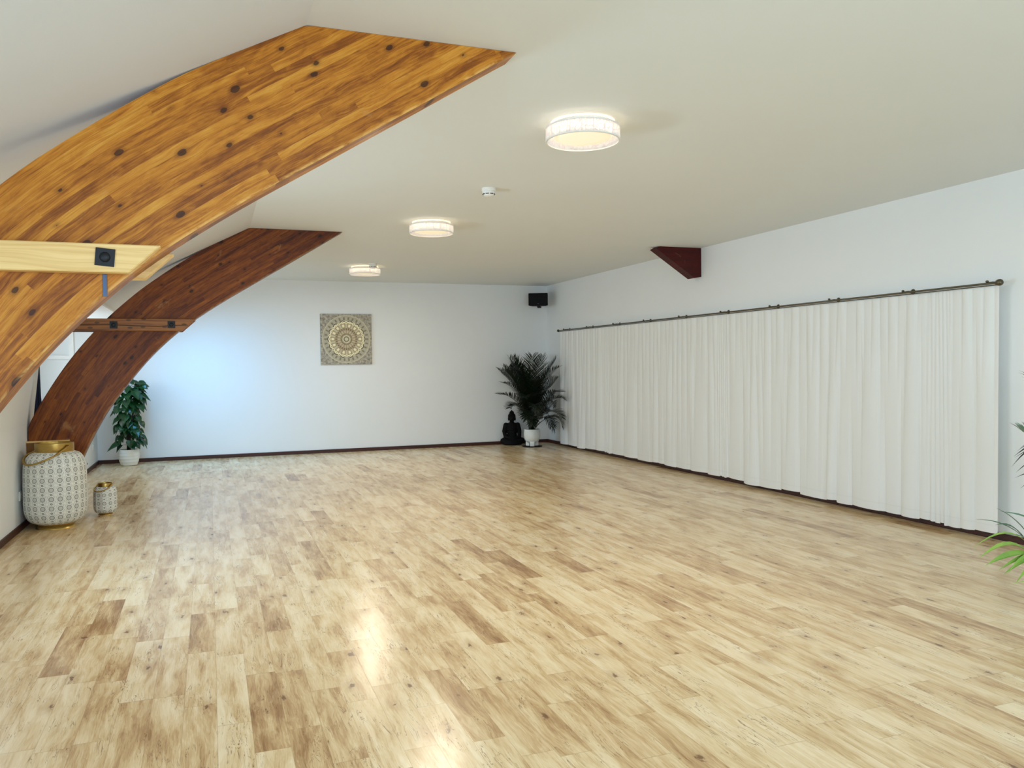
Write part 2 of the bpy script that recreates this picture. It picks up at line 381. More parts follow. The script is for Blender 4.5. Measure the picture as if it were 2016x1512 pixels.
def mat_crystal():
    t = NT('facetted_crystal'); u, v, _ = t.sep(coord(t, 'UV'))
    vv = t.n('ShaderNodeTexVoronoi', feature='DISTANCE_TO_EDGE'); t.set(vv.inputs['Vector'], t.xyz(u, v, 0)); vv.inputs['Scale'].default_value = 34
    wire = t.math('SUBTRACT', 1.0, t.step(vv.outputs['Distance'], .02, .07))
    vert = t.math('SUBTRACT', 1.0, t.step(t.math('ABSOLUTE', t.math('SUBTRACT', t.math('FRACT', t.math('DIVIDE', u, .0675)), .5)), .01, .03))
    wire = t.math('MAXIMUM', wire, vert)
    t.fin(t.mix(wire, (.93, .92, .95, 1), (.80, .70, .74, 1)), .15, wire, .5, .003)
    tr = t.n('ShaderNodeBsdfTranslucent'); t.set(tr.inputs[0], t.mix(wire, (.86, .93, 1.0, 1), (.78, .74, .80, 1)))
    mx = t.n('ShaderNodeMixShader'); mx.inputs[0].default_value = .6
    t.t.links.new(t.b.outputs[0], mx.inputs[1]); t.t.links.new(tr.outputs[0], mx.inputs[2])
    cl = t.n('ShaderNodeBsdfTransparent'); m2 = t.n('ShaderNodeMixShader'); t.set(m2.inputs[0], t.math('MULTIPLY_ADD', wire, -.25, .30))
    t.t.links.new(mx.outputs[0], m2.inputs[1]); t.t.links.new(cl.outputs[0], m2.inputs[2]); t.t.links.new(m2.outputs[0], t.out.inputs[0])
    return t.m
M_crystal = mat_crystal()
def mat_mandala():
    t = NT('mandala_print'); x, y, z = t.sep(coord(t))     # object space, centre of the canvas
    nz0 = t.noise(t.xyz(t.math('MULTIPLY', x, 8), 0, t.math('MULTIPLY', z, 8)), 1, 5, .7)
    R = t.math('SQRT', t.math('ADD', t.math('MULTIPLY', x, x), t.math('MULTIPLY', z, z)))
    R = t.math('DIVIDE', R, .415); A = t.math('ARCTAN2', z, x)
    cos = lambda n, ph=0.0: t.math('COSINE', t.math('MULTIPLY_ADD', A, float(n), ph))
    line = lambda v_, w_: t.math('SUBTRACT', 1.0, t.step(t.math('ABSOLUTE', v_), w_*.4, w_))
    rng = lambda a, b: t.math('MULTIPLY', t.step(R, a-.01, a), t.math('SUBTRACT', 1.0, t.step(R, b, b+.01)))
    stone = t.ramp(t.noise(t.xyz(t.math('MULTIPLY', x, 26), 0, t.math('MULTIPLY', z, 26)), 1, 6, .75), [(.32, S(82, 74, 72)), (.5, S(160, 154, 140)), (.7, S(212, 206, 186))])
    cream = S(206, 200, 170); dark = S(74, 62, 46); lite = S(240, 234, 196); rose = S(190, 160, 140); olive = S(150, 146, 100)
    col = stone
    disc = t.math('SUBTRACT', 1.0, t.step(R, .93, .96)); col = t.mix(t.math('MULTIPLY', disc, .72), col, S(186, 180, 156))
    col = t.mix(t.math('MULTIPLY', line(t.math('SUBTRACT', R, .93), .02), .8), col, cream)
    spot = t.math('MULTIPLY', t.step(cos(30), .1, .7), rng(.76, .86)); col = t.mix(t.math('MULTIPLY', spot, .6), col, dark)
    inner = t.math('SUBTRACT', 1.0, t.step(R, .69, .73)); col = t.mix(inner, col, t.mix(nz0, olive, rose))
    wav = t.math('MULTIPLY_ADD', cos(14), .03, .66)
    col = t.mix(line(t.math('SUBTRACT', R, t.math('ADD', wav, .04)), .025), col, dark)
    col = t.mix(line(t.math('SUBTRACT', R, wav), .03), col, lite)
    wav2 = t.math('MULTIPLY_ADD', cos(14, math.pi), .03, .66)
    col = t.mix(line(t.math('SUBTRACT', R, wav2), .022), col, lite)
    bl = t.math('MULTIPLY', t.step(cos(14), .2, .6), rng(.48, .58)); col = t.mix(bl, col, lite)
    bl2 = t.math('MULTIPLY', t.step(cos(14, math.pi), .5, .8), rng(.44, .60)); col = t.mix(t.math('MULTIPLY', bl2, .8), col, cream)
    dk = t.math('MULTIPLY', t.step(cos(28), .3, .7), rng(.36, .43)); col = t.mix(t.math('MULTIPLY', dk, .8), col, dark)
    pet = t.math('MULTIPLY', t.step(cos(18), -.1, .4), rng(.24, .34)); col = t.mix(t.math('MULTIPLY', pet, .7), col, cream)
    tk = t.math('MULTIPLY', t.step(cos(26), .2, .5), rng(.18, .225)); col = t.mix(t.math('MULTIPLY', tk, .9), col, dark)
    col = t.mix(t.math('SUBTRACT', 1.0, t.step(R, .15, .17)), col, cream)
    col = t.mix(line(t.math('SUBTRACT', R, .09), .02), col, dark)
    col = t.mix(t.math('MULTIPLY', t.step(nz0, .5, .75), .35), col, S(120, 108, 84))
    return t.fin(col, .6, nz0, .05, .002)
M_mandala = mat_mandala()

# ------------------------------------------------------------------ arch profile (x, z), common to both trusses
EXT = [(0.402, 2.80), (0.22, 2.705), (0.033, 2.607), (-0.10, 2.531), (-0.20, 2.462), (-0.30, 2.394), (-0.42, 2.305), (-0.505, 2.240), (-0.60, 2.168), (-0.705, 2.073),
       (-0.80, 1.985), (-0.894, 1.894), (-1.013, 1.759), (-1.12, 1.630), (-1.209, 1.512), (-1.30, 1.380), (-1.382, 1.246), (-1.48, 1.077), (-1.57, 0.90), (-1.575, 0.0)]
INT = [(1.321, 2.80), (1.10, 2.662), (0.85, 2.505), (0.60, 2.350), (0.355, 2.197), (0.22, 2.114), (0.09, 2.030), (-0.046, 1.937), (-0.158, 1.858), (-0.279, 1.762),
       (-0.38, 1.670), (-0.459, 1.592), (-0.53, 1.518), (-0.62, 1.412), (-0.70, 1.308), (-0.756, 1.232), (-0.84, 1.120), (-0.922, 1.000), (-1.043, 0.775), (-1.133, 0.581), (-1.21, 0.39), (-1.28, 0.20), (-1.335, 0.0)]
def resample(pts, n):
    pts = np.array(pts, float); d = np.r_[0, np.cumsum(np.hypot(*np.diff(pts, axis=0).T))]
    t = np.linspace(0, d[-1], n); return np.c_[np.interp(t, d, pts[:, 0]), np.interp(t, d, pts[:, 1])]
def smooth(p, k=2):
    p = p.copy()
    for _ in range(k): p[1:-1] = (p[:-2]+2*p[1:-1]+p[2:])/4
    return p
NI = 90
int_c = smooth(resample(INT, NI), 6)
ext_c = resample(EXT[:-1], 70); ext_c = smooth(ext_c, 4)
foot = resample([(-1.575, .90), (-1.575, 0.0)], 16)
ext_all = np.vstack([resample([(1.321, 2.80), (0.402, 2.80)], 22)[:-1], ext_c, foot[1:]])
ext_c2 = resample(ext_all, NI)
int_line = np.vstack([[(1.321+.8, 2.80+.5)], int_c, [(-1.50, -.6)]])
int_arc = np.r_[0, np.cumsum(np.hypot(*np.diff(int_line, axis=0).T))]
def nearest(p):
    best = (1e9, 0)
    for i in range(len(int_line)-1):
        a, b = int_line[i], int_line[i+1]; ab = b-a; t = np.clip(((p-a)@ab)/(ab@ab), 0, 1); q = a+t*ab
        d = np.hypot(*(p-q))
        if d < best[0]: best = (d, int_arc[i]+t*math.sqrt(ab@ab))
    return best[1], best[0]
def make_arch(name, y0, mat, label, du):
    bm = bmesh.new(); ul = bm.loops.layers.uv.verify(); NV = 9
    G = []
    for side, y in ((0, y0), (1, y0+AT)):
        g = []
        for i in range(NI):
            row = []
            for j in range(NV+1):
                p = int_c[i]+(ext_c2[i]-int_c[i])*(j/NV)
                if i == 0: p = int_c[0]
                if i == 0 and j > 0: row.append(row[0]); continue
                v = bm.verts.new((p[0], y, min(p[1], H-.001))); row.append(v)
            g.append(row)
        G.append(g)
    cache = {}
    def uv(v):
        k = (round(v.co.x, 5), round(v.co.z, 5))
        if k not in cache: cache[k] = nearest(np.array([v.co.x, v.co.z]))
        return cache[k]
    def face(vs, mode):
        u = []
        for v in vs:
            if v not in u: u.append(v)
        if len(u) < 3: return
        try: f = bm.faces.new(u)
        except ValueError: return
        f.smooth = False
        for lp in f.loops:
            s, d = uv(lp.vert)
            lp[ul].uv = (s+du, d) if mode == 0 else (s+du, d+(lp.vert.co.y-y0)*.2+.055)
    for i in range(NI-1):
        for j in range(NV):
            a = G[0]; face((a[i][j], a[i+1][j], a[i+1][j+1], a[i][j+1]), 0)
            a = G[1]; face((a[i][j], a[i][j+1], a[i+1][j+1], a[i+1][j]), 0)
        for j in (0, NV):
            q = (G[0][i][j], G[1][i][j], G[1][i+1][j], G[0][i+1][j]); face(q if j == 0 else q[::-1], 1)
    for j in range(NV): face((G[0][-1][j], G[0][-1][j+1], G[1][-1][j+1], G[1][-1][j]), 1)
    bmesh.ops.recalc_face_normals(bm, faces=bm.faces[:])
    es = [e for e in bm.edges if len(e.link_faces) == 2 and e.calc_face_angle(0) > 1.2 and all(abs(v.co.y-y0) < 1e-4 for v in e.verts) and all(v.co.z < 2.79 for v in e.verts)]
    o = obj(name, bm, mat)
    tag(o, label, 'beam')
    return o

# ------------------------------------------------------------------ room shell
SZ = lambda x: H+.52*(x-XC)            # slope height at x
XK, ZK = -1.48, H+.52*(-1.48-XC)       # kink between leaning wall and slope
DY0, DY1 = 8.80, 12.95                 # dormer recess
DX, DZ = -2.25, 2.05                   # recess depth, ceiling
XD = XC+(DZ-H)/.52                     # x where the recess ceiling meets the slope
struct('floor', newbox(-2.6, XR+.15, YF-.15, YB+.15, -.12, 0), M_floor)
T = .12
def quad_slab(bm, pts, t):
    """planar quad pushed outwards by vector t -> solid"""
    a = [bm.verts.new(p) for p in pts]; b = [bm.verts.new(Vector(p)+Vector(t)) for p in pts]
    n = len(a); fs = [bm.faces.new(a), bm.faces.new(b[::-1])]+[bm.faces.new((a[i], b[i], b[(i+1) % n], a[(i+1) % n])) for i in range(n)]
    bmesh.ops.recalc_face_normals(bm, faces=fs)
# flat ceiling + slope with a rooflight opening
bm = bmesh.new(); box(bm, XC, XR+.15, YF-.15, YB+.15, H, H+T)
struct('ceiling', bm, M_ceil)
bm = bmesh.new(); nrm = Vector((-.4613, 0, .8872))*T
def slope_rect(x0, x1, y0, y1):
    quad_slab(bm, [(x0, y0, SZ(x0)), (x1, y0, SZ(x1)), (x1, y1, SZ(x1)), (x0, y1, SZ(x0))], nrm)
RX0, RX1, RY0, RY1 = -1.0, -.45, 11.2, 12.4
slope_rect(XK, XC, YF-.15, DY0)
slope_rect(XD, XC, DY0, RY0); slope_rect(XD, RX0, RY0, RY1); slope_rect(RX1, XC, RY0, RY1); slope_rect(XD, XC, RY1, DY1)
slope_rect(XK, XC, DY1, YB+.15)
struct('ceiling_slope', bm, M_slope)
# left wall: knee + leaning part
bm = bmesh.new(); out = Vector((-T, 0, 0))
LX = lambda z: XL if z <= .9 else XL+(z-.9)/(ZK-.9)*(XK-XL)
def wl(y0, y1, z0, z1): quad_slab(bm, [(LX(z0), y0, z0), (LX(z0), y1, z0), (LX(z1), y1, z1), (LX(z1), y0, z1)], out)
WZ0, WZ1 = .98, 1.68
wl(YF-.15, YB+.15, 0, .9)
wins = [(-.6, 2.4), (4.45, 6.75)]
ys = [YF-.15, wins[0][0], wins[0][1], wins[1][0], wins[1][1], DY0]
for k in range(5):
    if k % 2 == 0: wl(ys[k], ys[k+1], .9, ZK)
    else: wl(ys[k], ys[k+1], .9, WZ0); wl(ys[k], ys[k+1], WZ1, ZK)
wl(DY1, YB+.15, .9, ZK)
struct('wall_left', bm, M_wall)
# dormer recess: sill, outer wall with window, cheeks, lid
bm = bmesh.new()
box(bm, DX-T, XL-.001, DY0-T, DY1+T, .80, .899)
box(bm, DX-T, DX, DY0-T, DY1+T, .9, 1.12); box(bm, DX-T, DX, DY0-T, DY1+T, 1.92, DZ)
box(bm, DX-T, DX, DY0-T, 9.55, 1.12, 1.92); box(bm, DX-T, DX, 12.25, DY1+T, 1.12, 1.92)
for y0, y1 in ((DY0-T, DY0), (DY1, DY1+T)):
    prism(bm, [(DX, .9), (LX(.9)-.002, .9), (XK-.002, ZK+.03), (XD, DZ), (DX, DZ)], 1, y0, y1)
box(bm, DX-T, XD+.04, DY0-T, DY1+T, DZ, DZ+.1)
struct('wall_left_dormer', bm, M_wall)
struct('wall_back', newbox(-2.6, XR+.15, YB, YB+.15, 0, H+.1), M_wall)
struct('wall_right', newbox(XR, XR+.15, YF-.15, YB, 0, H), M_wall)
bm = bmesh.new()      # wall behind the camera, glazed
box(bm, -2.6, -.65, YF-.15, YF, 0, H+.1); box(bm, 3.85, XR, YF-.15, YF, 0, H)
box(bm, -.65, 3.85, YF-.15, YF, 0, .4); box(bm, -.65, 3.85, YF-.15, YF, 2.5, H)
struct('wall_front', bm, M_wall)

def window(name, axis, pos, a0, a1, z0, z1, n, t=.05, dep=.07, tilt=None):
    """framed window with n lights; axis 0: lies in x=pos, spans y"""
    e = bpy.data.objects.new(name, None); C.objects.link(e); e['kind'] = 'structure'
    def bx(bm, u0, u1, v0, v1, d0, d1):
        if axis == 0: box(bm, pos+d0, pos+d1, u0, u1, v0, v1)
        else: box(bm, u0, u1, pos+d0, pos+d1, v0, v1)
    bm = bmesh.new()
    bx(bm, a0, a1, z0, z0+t, -dep, 0); bx(bm, a0, a1, z1-t, z1, -dep, 0)
    for k in range(n+1):
        c = a0+(a1-a0)*k/n; c0 = max(a0, min(a1-t, c-t/2)); bx(bm, c0, c0+t, z0+t, z1-t, -dep, 0)
    obj('window_frame', bm, M_trimwhite, e)
    for k in range(n):
        u0 = a0+(a1-a0)*k/n+t*.5; u1 = a0+(a1-a0)*(k+1)/n-t*.5
        bm = bmesh.new(); bx(bm, u0, u1, z0+t, z1-t, -dep*.6, -dep*.6+.006); obj('pane', bm, M_glass, e)
    return e
window('window_1', 1, YF, -.65, 3.85, .4, 2.5, 4)
window('added_window_2', 0, XL-.03, wins[0][0], wins[0][1], WZ0, WZ1, 3)  # added window out of view, goes with the cool lamp near the camera
window('added_window_3', 0, XL-.03, wins[1][0], wins[1][1], WZ0, WZ1, 2)  # added window out of view, goes with the fill lamp in the bay
window('window_4', 0, DX, 9.55, 12.25, 1.12, 1.92, 3)
# rooflight
e = bpy.data.objects.new('window_5', None); C.objects.link(e); e['kind'] = 'structure'
th = math.atan(.52); Mr = Matrix.Translation(((RX0+RX1)/2, (RY0+RY1)/2, SZ((RX0+RX1)/2))) @ Matrix.Rotation(-th, 4, 'Y')
hx = (RX1-RX0)/2/math.cos(th); hy = (RY1-RY0)/2
bm = bmesh.new()
for a in ((-hx, -hx+.045, -hy, hy), (hx-.045, hx, -hy, hy), (-hx, hx, -hy, -hy+.045), (-hx, hx, hy-.045, hy)):
    box(bm, a[0], a[1], a[2], a[3], .05, .13, M=Mr)
obj('window_frame', bm, M_trimwhite, e)
bm = bmesh.new(); box(bm, -hx+.04, hx-.04, -hy+.04, hy-.04, .09, .096, M=Mr); obj('pane', bm, M_glass, e)

# skirtings
bt, bh = .018, .055
def skirt(name, x0, x1, y0, y1): struct(name, newbox(x0, x1, y0, y1, 0, bh, bev=.004), M_base)
skirt('baseboard_back', XL, XR, YB-bt, YB)
skirt('baseboard_right', XR-bt, XR, YF, YB-bt)
skirt('baseboard_left', XL, XL+bt, YF, A2-.047)
o = skirt('baseboard_left_back', XL, XL+bt, A2+AT, YB-bt)

# ------------------------------------------------------------------ arches, ties, corbel
make_arch('curved_beam', A1, M_arch1, 'honey-coloured curved laminated timber arch nearest the camera, running up to the flat ceiling', 0)
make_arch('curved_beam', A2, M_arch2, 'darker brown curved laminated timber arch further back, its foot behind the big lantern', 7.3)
bm = bmesh.new(); ul = bm.loops.layers.uv.verify()
pts = [(XR-.001, H-.001), (5.10, H-.001), (5.052, 2.772), (5.585, 2.432), (XR-.001, 2.448)]
prism(bm, pts, 1, A2, A2+AT)
for f in bm.faces:
    for lp in f.loops: lp[ul].uv = (lp.vert.co.x+lp.vert.co.z*.3, lp.vert.co.z+lp.vert.co.y*.1)
tag(obj('corbel', bm, M_corbel), 'dark red wooden corner piece where the right wall meets the ceiling', 'bracket')

def bolt_plate(parent, x, z, y, s=.066, rot=0.0, nut='round'):
    bm = bmesh.new(); M = Matrix.Translation((x, y, z)) @ Matrix.Rotation(rot, 4, 'Y')
    box(bm, -s/2, s/2, -.006, 0, -s/2, s/2, bev=.0015, M=M)
    o = obj('bolt_plate', bm, M_iron, parent)
    bm = bmesh.new(); sphere(bm, (x, y-.007, z), .019, .010, .019, 14, 8); obj('bolt', bm, M_iron, o, smooth=True)
def tie(y0, zt, zb, xt, xb, x0, mat, label, bolts, y1, name='tie_beam', rot=0):
    t = thing(name, label, 'beam', (0, 0, 0))
    bm = bmesh.new(); prism(bm, [(x0, zb), (xb, zb), (xt, zt), (x0, zt)], 1, y0, y1)
    bmesh.ops.bevel(bm, geom=[e for e in bm.edges], offset=.004, segments=1, affect='EDGES')
    obj('timber', bm, mat, t)
    for x, z in bolts: bolt_plate(t, x, z, y0, rot=rot)
    return t
tie(A1-.07, 1.866, 1.760, -.163, -.276, -1.47, M_pine, 'pale new pine tie board bolted across the front of the nearest arch', [(-.356, 1.815), (-.95, 1.815)], A1-.001, rot=.09)
tie(A1+AT+.001, 1.866, 1.760, -.125, -.238, -1.47, M_pine, 'pale pine tie board behind the nearest arch, only its cut end showing', [], A1+AT+.07)
t2 = tie(A2-.07, 1.880, 1.764, -.118, -.244, -1.47, M_oldtie, 'dark stained tie board with a long crack across the far arch', [(-.838, 1.820), (-.336, 1.826)], A2-.001)
bm = bmesh.new()
pp = [(-1.40, 1.815), (-1.1, 1.818), (-.88, 1.822), (-.62, 1.812), (-.45, 1.808), (-.30, 1.818), (-.19, 1.822)]
for (xa, za), (xb, zb) in zip(pp, pp[1:]): prism(bm, [(xa, za-.003), (xb, zb-.003), (xb, zb+.003), (xa, za+.003)], 1, A2-.0715, A2-.069)
obj('crack', bm, M_darkslot, t2)
tie(A2+AT+.001, 1.880, 1.764, -.118, -.244, -1.47, M_oldtie, 'dark stained tie board behind the far arch', [], A2+AT+.06)
# short steel strap below the near tie
bm = bmesh.new(); box(bm, -.374, -.358, A1-.004, A1-.0005, 1.675, 1.759, bev=.001)
tag(obj('steel_strap', bm, M_bluesteel), 'short blue-grey metal strip on the nearest arch just below the pale tie board', 'strap')
# boxed foot in front of the far arch
t = thing('foot_casing', 'low brown wooden casing with a cream top edge at the foot of the far arch', 'casing', (0, 0, 0))
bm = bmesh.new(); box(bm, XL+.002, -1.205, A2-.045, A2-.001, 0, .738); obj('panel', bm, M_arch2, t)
bm = bmesh.new(); box(bm, XL+.002, -1.235, A2-.055, A2-.001, .738, .752); obj('top_strip', bm, M_pine, t)
# navy cloth in the dormer recess
def navy():
    bm = bmesh.new(); n = 14; g = []
    for i in range(n+1):
        z = .90+(2.02-.90)*i/n; w_ = .030+.065*(1-i/n)**.8
        g.append([bm.verts.new((-1.598+(k/8-.5)*w_, 9.06+.012*math.sin(k*2.2+i*.3), z)) for k in range(9)])
    for a, b in zip(g, g[1:]):
        for k in range(8): bm.faces.new((a[k], a[k+1], b[k+1], b[k]))
    o = obj('hanging_cloth', bm, M_navy, smooth=True)
    md = o.modifiers.new('s', 'SOLIDIFY'); md.thickness = .012
    tag(o, 'dark navy folded cloth hanging beside the far arch at the left wall', 'cloth')
navy()
bm = bmesh.new(); box(bm, -1.86, -1.80, DY1-.03, DY1, 1.60, 2.0); box(bm, -2.2, -1.60, DY1-.035, DY1, 1.56, 1.61); struct('trim_1', bm, M_trimwhite)

# ------------------------------------------------------------------ sockets on the left wall
def socket(y, z, label, s=.08):
    t = thing('wall_socket', label, 'socket', (XL, y, z))
    bm = bmesh.new(); box(bm, .0, .010, -s/2, s/2, -s/2, s/2, bev=.003); o = obj('cover_plate', bm, M_plastic, t)
    bm = bmesh.new()
    r = bmesh.ops.create_cone(bm, cap_ends=True, segments=20, radius1=.021, radius2=.021, depth=.002)
    bmesh.ops.transform(bm, matrix=Matrix.Translation((.0110, 0, 0)) @ Matrix.Rotation(math.pi/2, 4, 'Y'), verts=r['verts'])
    obj('socket_recess', bm, M_darkslot if False else M_plastic, o)
    bm = bmesh.new()
    for dy in (-.0095, .0095): box(bm, .012, .0128, dy-.0025, dy+.0025, -.0025, .0025)
    obj('pin_holes', bm, M_darkslot, o)
socket(8.15, .30, 'white socket on the left wall next to the big lantern')
socket(12.9, .30, 'white socket on the left wall near the back corner')
bm = bmesh.new(); r = bmesh.ops.create_cone(bm, cap_ends=True, segments=16, radius1=.012, radius2=.012, depth=.004)
bmesh.ops.transform(bm, matrix=Matrix.Translation((XL+.002, 12.32, .125)) @ Matrix.Rotation(math.pi/2, 4, 'Y'), verts=r['verts'])
tag(obj('wall_plug', bm, M_darkslot), 'tiny dark plug low on the left wall behind the lanterns', 'plug')

# ------------------------------------------------------------------ ceiling lamps
def make_lamp(label):
    t = thing('ceiling_lamp', label, 'lamp', (0, 0, 0), 0, 'round crystal ceiling lamps')
    bm = bmesh.new(); lathe(bm, [(0, -.001), (.170, -.001), (.176, -.008), (.176, -.018), (0, -.018)], 48); obj('base_plate', bm, M_plastic, t, smooth=True, angle=30)
    bm = bmesh.new(); lathe(bm, [(.178, -.006), (.186, -.006), (.186, -.016), (.178, -.016), (.178, -.006)], 48); obj('light_ring', bm, M_led, t, smooth=True)
    bm = bmesh.new(); lathe(bm, [(0, -.0185), (.182, -.0185), (.186, -.023), (.182, -.036), (0, -.036)], 48); obj('housing', bm, M_plastic, t, smooth=True, angle=30)
    bm = bmesh.new(); lathe(bm, [(.2150, -.044), (.2150, -.113), (.2085, -.113), (.2085, -.044), (.2150, -.044)], 64, uv=True)
    sh = obj('crystal_band', bm, M_crystal, t)
    bm = bmesh.new(); lathe(bm, [(.2165, -.112), (.2165, -.118), (.206, -.118), (.206, -.112), (.2165, -.112)], 64); obj('rim', bm, M_plastic, sh, smooth=True, angle=30)
    bm = bmesh.new(); lathe(bm, [(.2165, -.038), (.2165, -.044), (.206, -.044), (.206, -.038), (.2165, -.038)], 64); obj('rim', bm, M_plastic, sh, smooth=True, angle=30)
    bm = bmesh.new(); lathe(bm, [(.160, -.0365), (.168, -.040), (.171, -.080), (.160, -.084), (.160, -.0365)], 48); obj('light_ring', bm, M_led2, t, smooth=True)
    bm = bmesh.new(); lathe(bm, [(.165, -.0845), (.170, -.088), (.160, -.096), (.10, -.101), (0, -.103)], 48); obj('diffuser', bm, M_diff, t, smooth=True)
    return t
def copy_tree(o, parent=None):
    c = o.copy(); C.objects.link(c); c.parent = parent
    for ch in list(o.children): copy_tree(ch, c)
    return c
lamp0 = make_lamp('crystal-banded round ceiling lamp nearest the camera, the largest in view')
for k, (x, y, lb) in enumerate([(2.053, 4.27, None), (2.052, 7.68, 'crystal-banded round ceiling lamp in the middle of the row of three'),
                                (2.06, 11.33, 'crystal-banded round ceiling lamp furthest away, below a smoke detector in view')]):
    o = lamp0 if k == 0 else copy_tree(lamp0)
    o.location = (x, y, H)
    if lb: o['label'] = lb
    pl = bpy.data.lights.new('ceiling_lamp_glow', 'AREA'); pl.shape = 'DISK'; pl.size = .32; pl.energy = 24; pl.color = (1, .89, .72)
    lo = bpy.data.objects.new('ceiling_lamp_glow', pl); C.objects.link(lo); lo.location = (x, y, H-.122)
def detector(x, y, label, s=1.0):
    t = thing('smoke_detector', label, 'smoke detector', (x, y, H))
    bm = bmesh.new(); lathe(bm, [(0, 0), (.056, 0), (.056, -.022), (.052, -.026), (0, -.026)], 32); obj('base', bm, M_plastic, t, smooth=True, angle=30)
    bm = bmesh.new(); lathe(bm, [(0, -.0262), (.051, -.0262), (.050, -.038), (.045, -.052), (.040, -.052), (.040, -.058), (.030, -.064), (0, -.066)], 32); h = obj('head', bm, M_plastic, t, smooth=True, angle=30)
    bm = bmesh.new()
    for k in range(8):
        M = Matrix.Rotation(k*math.pi/4+.2, 4, 'Z'); box(bm, .042, .0488, -.013, .013, -.0505, -.0445, M=M)
    obj('vent_slots', bm, M_darkslot, h)
detector(2.106, 6.11, 'white smoke detector on the ceiling between the two nearer lamps')
detector(2.11, 11.0, 'white smoke detector on the ceiling right by the furthest lamp')

# ------------------------------------------------------------------ mandala canvas
t = thing('wall_picture', 'square canvas with a cream and grey mandala print on the back wall', 'picture', (2.11, YB, 1.853))
bm = bmesh.new(); box(bm, -.416, .416, -.032, -.001, -.412, .412, bev=.004); obj('canvas', bm, M_mandala, t)

# ------------------------------------------------------------------ speaker
t = thing('loudspeaker', 'black box loudspeaker fixed high in the back right corner', 'speaker', (5.40, 13.08, 2.42), math.radians(-26))
bm = bmesh.new(); prism(bm, [(-.17, -.10), (.17, -.10), (.12, .12), (-.12, .12)], 2, 0, .215)
bmesh.ops.bevel(bm, geom=bm.edges[:], offset=.006, segments=2, affect='EDGES'); obj('cabinet', bm, M_black, t)
bm = bmesh.new(); box(bm, -.16, .16, -.108, -.1, .008, .207, bev=.003); g = obj('grille', bm, M_black, t)
bm = bmesh.new(); box(bm, -.012, .012, -.1095, -.108, .03, .036); obj('badge', bm, M_bluesteel, g)
bm = bmesh.new(); box(bm, -.03, .03, .0, .13, -.012, 0); box(bm, -.03, .03, .115, .30, -.02, .05); obj('wall_bracket', bm, M_black, t)

# ------------------------------------------------------------------ curtain and rod
CX = XR-.115
def curtain():
    rnd = random.Random(4); bm = bmesh.new()
    y0, y1 = 4.43, 12.57; ny, nz = 1700, 26
    # top: evenly spaced pleats; bottom: wider folds with drifting edges
    def folds(step, jit):
        ed = [y0-.05]
        while ed[-1] < y1+.1: ed.append(ed[-1]+step*(1+jit*(rnd.random()*2-1)))
        return ed
    top = folds(.105, .18); mid = folds(.19, .5); bot = folds(.27, .55)
    for c in (4.98, 7.95, 10.9):   # gathered bunches where panels meet
        top += [c+.035*k for k in range(-3, 4)]; mid += [c+.04*k for k in range(-3, 4)]; bot += [c+.045*k for k in range(-2, 3)]
    top.sort(); mid.sort(); bot.sort()
    def amps(ed): return [rnd.uniform(.55, 1.0) for _ in ed]
    at, am, ab = amps(top), amps(mid), amps(bot)
    def prof(ed, am_, y):
        i = np.searchsorted(ed, y)-1; i = max(0, min(len(ed)-2, i)); wdt = max(1e-3, ed[i+1]-ed[i])
        f = (y-ed[i])/wdt; a = am_[i]*min(1, wdt/.09)
        return a*(math.sin(math.pi*min(1, max(0, f)))**.62)*(1 if i % 2 else .55) - (.10*a if f < .15 else 0)
    lean = lambda y: mnoise.noise(Vector((y*1.7, 3.1, 0)))
    hz = [rnd.uniform(-1, 1) for _ in bot]
    grid = []
    for j in range(nz+1):
        s = j/nz; row = []
        for i in range(ny+1):
            y = y0+(y1-y0)*i/ny
            zt = 1.942; zb = .056+.012*mnoise.noise(Vector((y*1.3, 9, 0)))+.010*hz[max(0, min(len(hz)-1, int(np.searchsorted(bot, y+.10*lean(y)))-1))]
            z = zt+(zb-zt)*s
            yy = y+.10*s*lean(y)
            wt = max(0, 1-s*2.2); wb = max(0, min(1, (s-.35)/.65)); wm = max(0, 1-wt-wb)
            d = .024*wt*prof(top, at, yy)+.034*wm*prof(mid, am, yy)+.050*wb*prof(bot, ab, yy)
            row.append(bm.verts.new((CX+.025-d-.006*s, y, z)))
        grid.append(row)
    for a, b in zip(grid, grid[1:]):
        for i in range(ny): bm.faces.new((a[i], a[i+1], b[i+1], b[i]))
    o = obj('curtain', bm, M_curtain, smooth=True)
    tag(o, 'long floor-length white curtain in soft folds along the right wall', 'curtain')
curtain()
t = thing('curtain_rod', 'thin dark metal curtain rod along the right wall above the white curtain', 'curtain rod', (CX, 0, 1.968))
bm = bmesh.new(); tube(bm, [(0, 4.44, 0), (0, 12.60, 0)], .0085, 10); tube(bm, [(-.0, 4.44, -.0165), (0, 12.60, -.0165)], .0045, 8); obj('rod', bm, M_rod, t, smooth=True)
bm = bmesh.new(); sphere(bm, (0, 4.415, 0), .026); obj('finial', bm, M_rod, t, smooth=True)
bm = bmesh.new(); sphere(bm, (0, 12.625, 0), .022); obj('finial', bm, M_rod, t, smooth=True)
for y in (4.52, 5.32, 6.20, 7.08, 7.96, 8.85, 9.74, 10.63, 11.52, 12.40):
    bm = bmesh.new(); tube(bm, [(0, y, .004), (.06, y, .012), (XR-CX-.006, y, .012)], .007, 8); sphere(bm, (0, y, .016), .011, .013, .010, 12, 8)
    r = bmesh.ops.create_cone(bm, cap_ends=True, segments=18, radius1=.024, radius2=.020, depth=.008)
    bmesh.ops.transform(bm, matrix=Matrix.Translation((XR-CX-.0045, y, .012)) @ Matrix.Rotation(-math.pi/2, 4, 'Y'), verts=r['verts'])
    obj('rod_bracket', bm, M_rod, t, smooth=True)

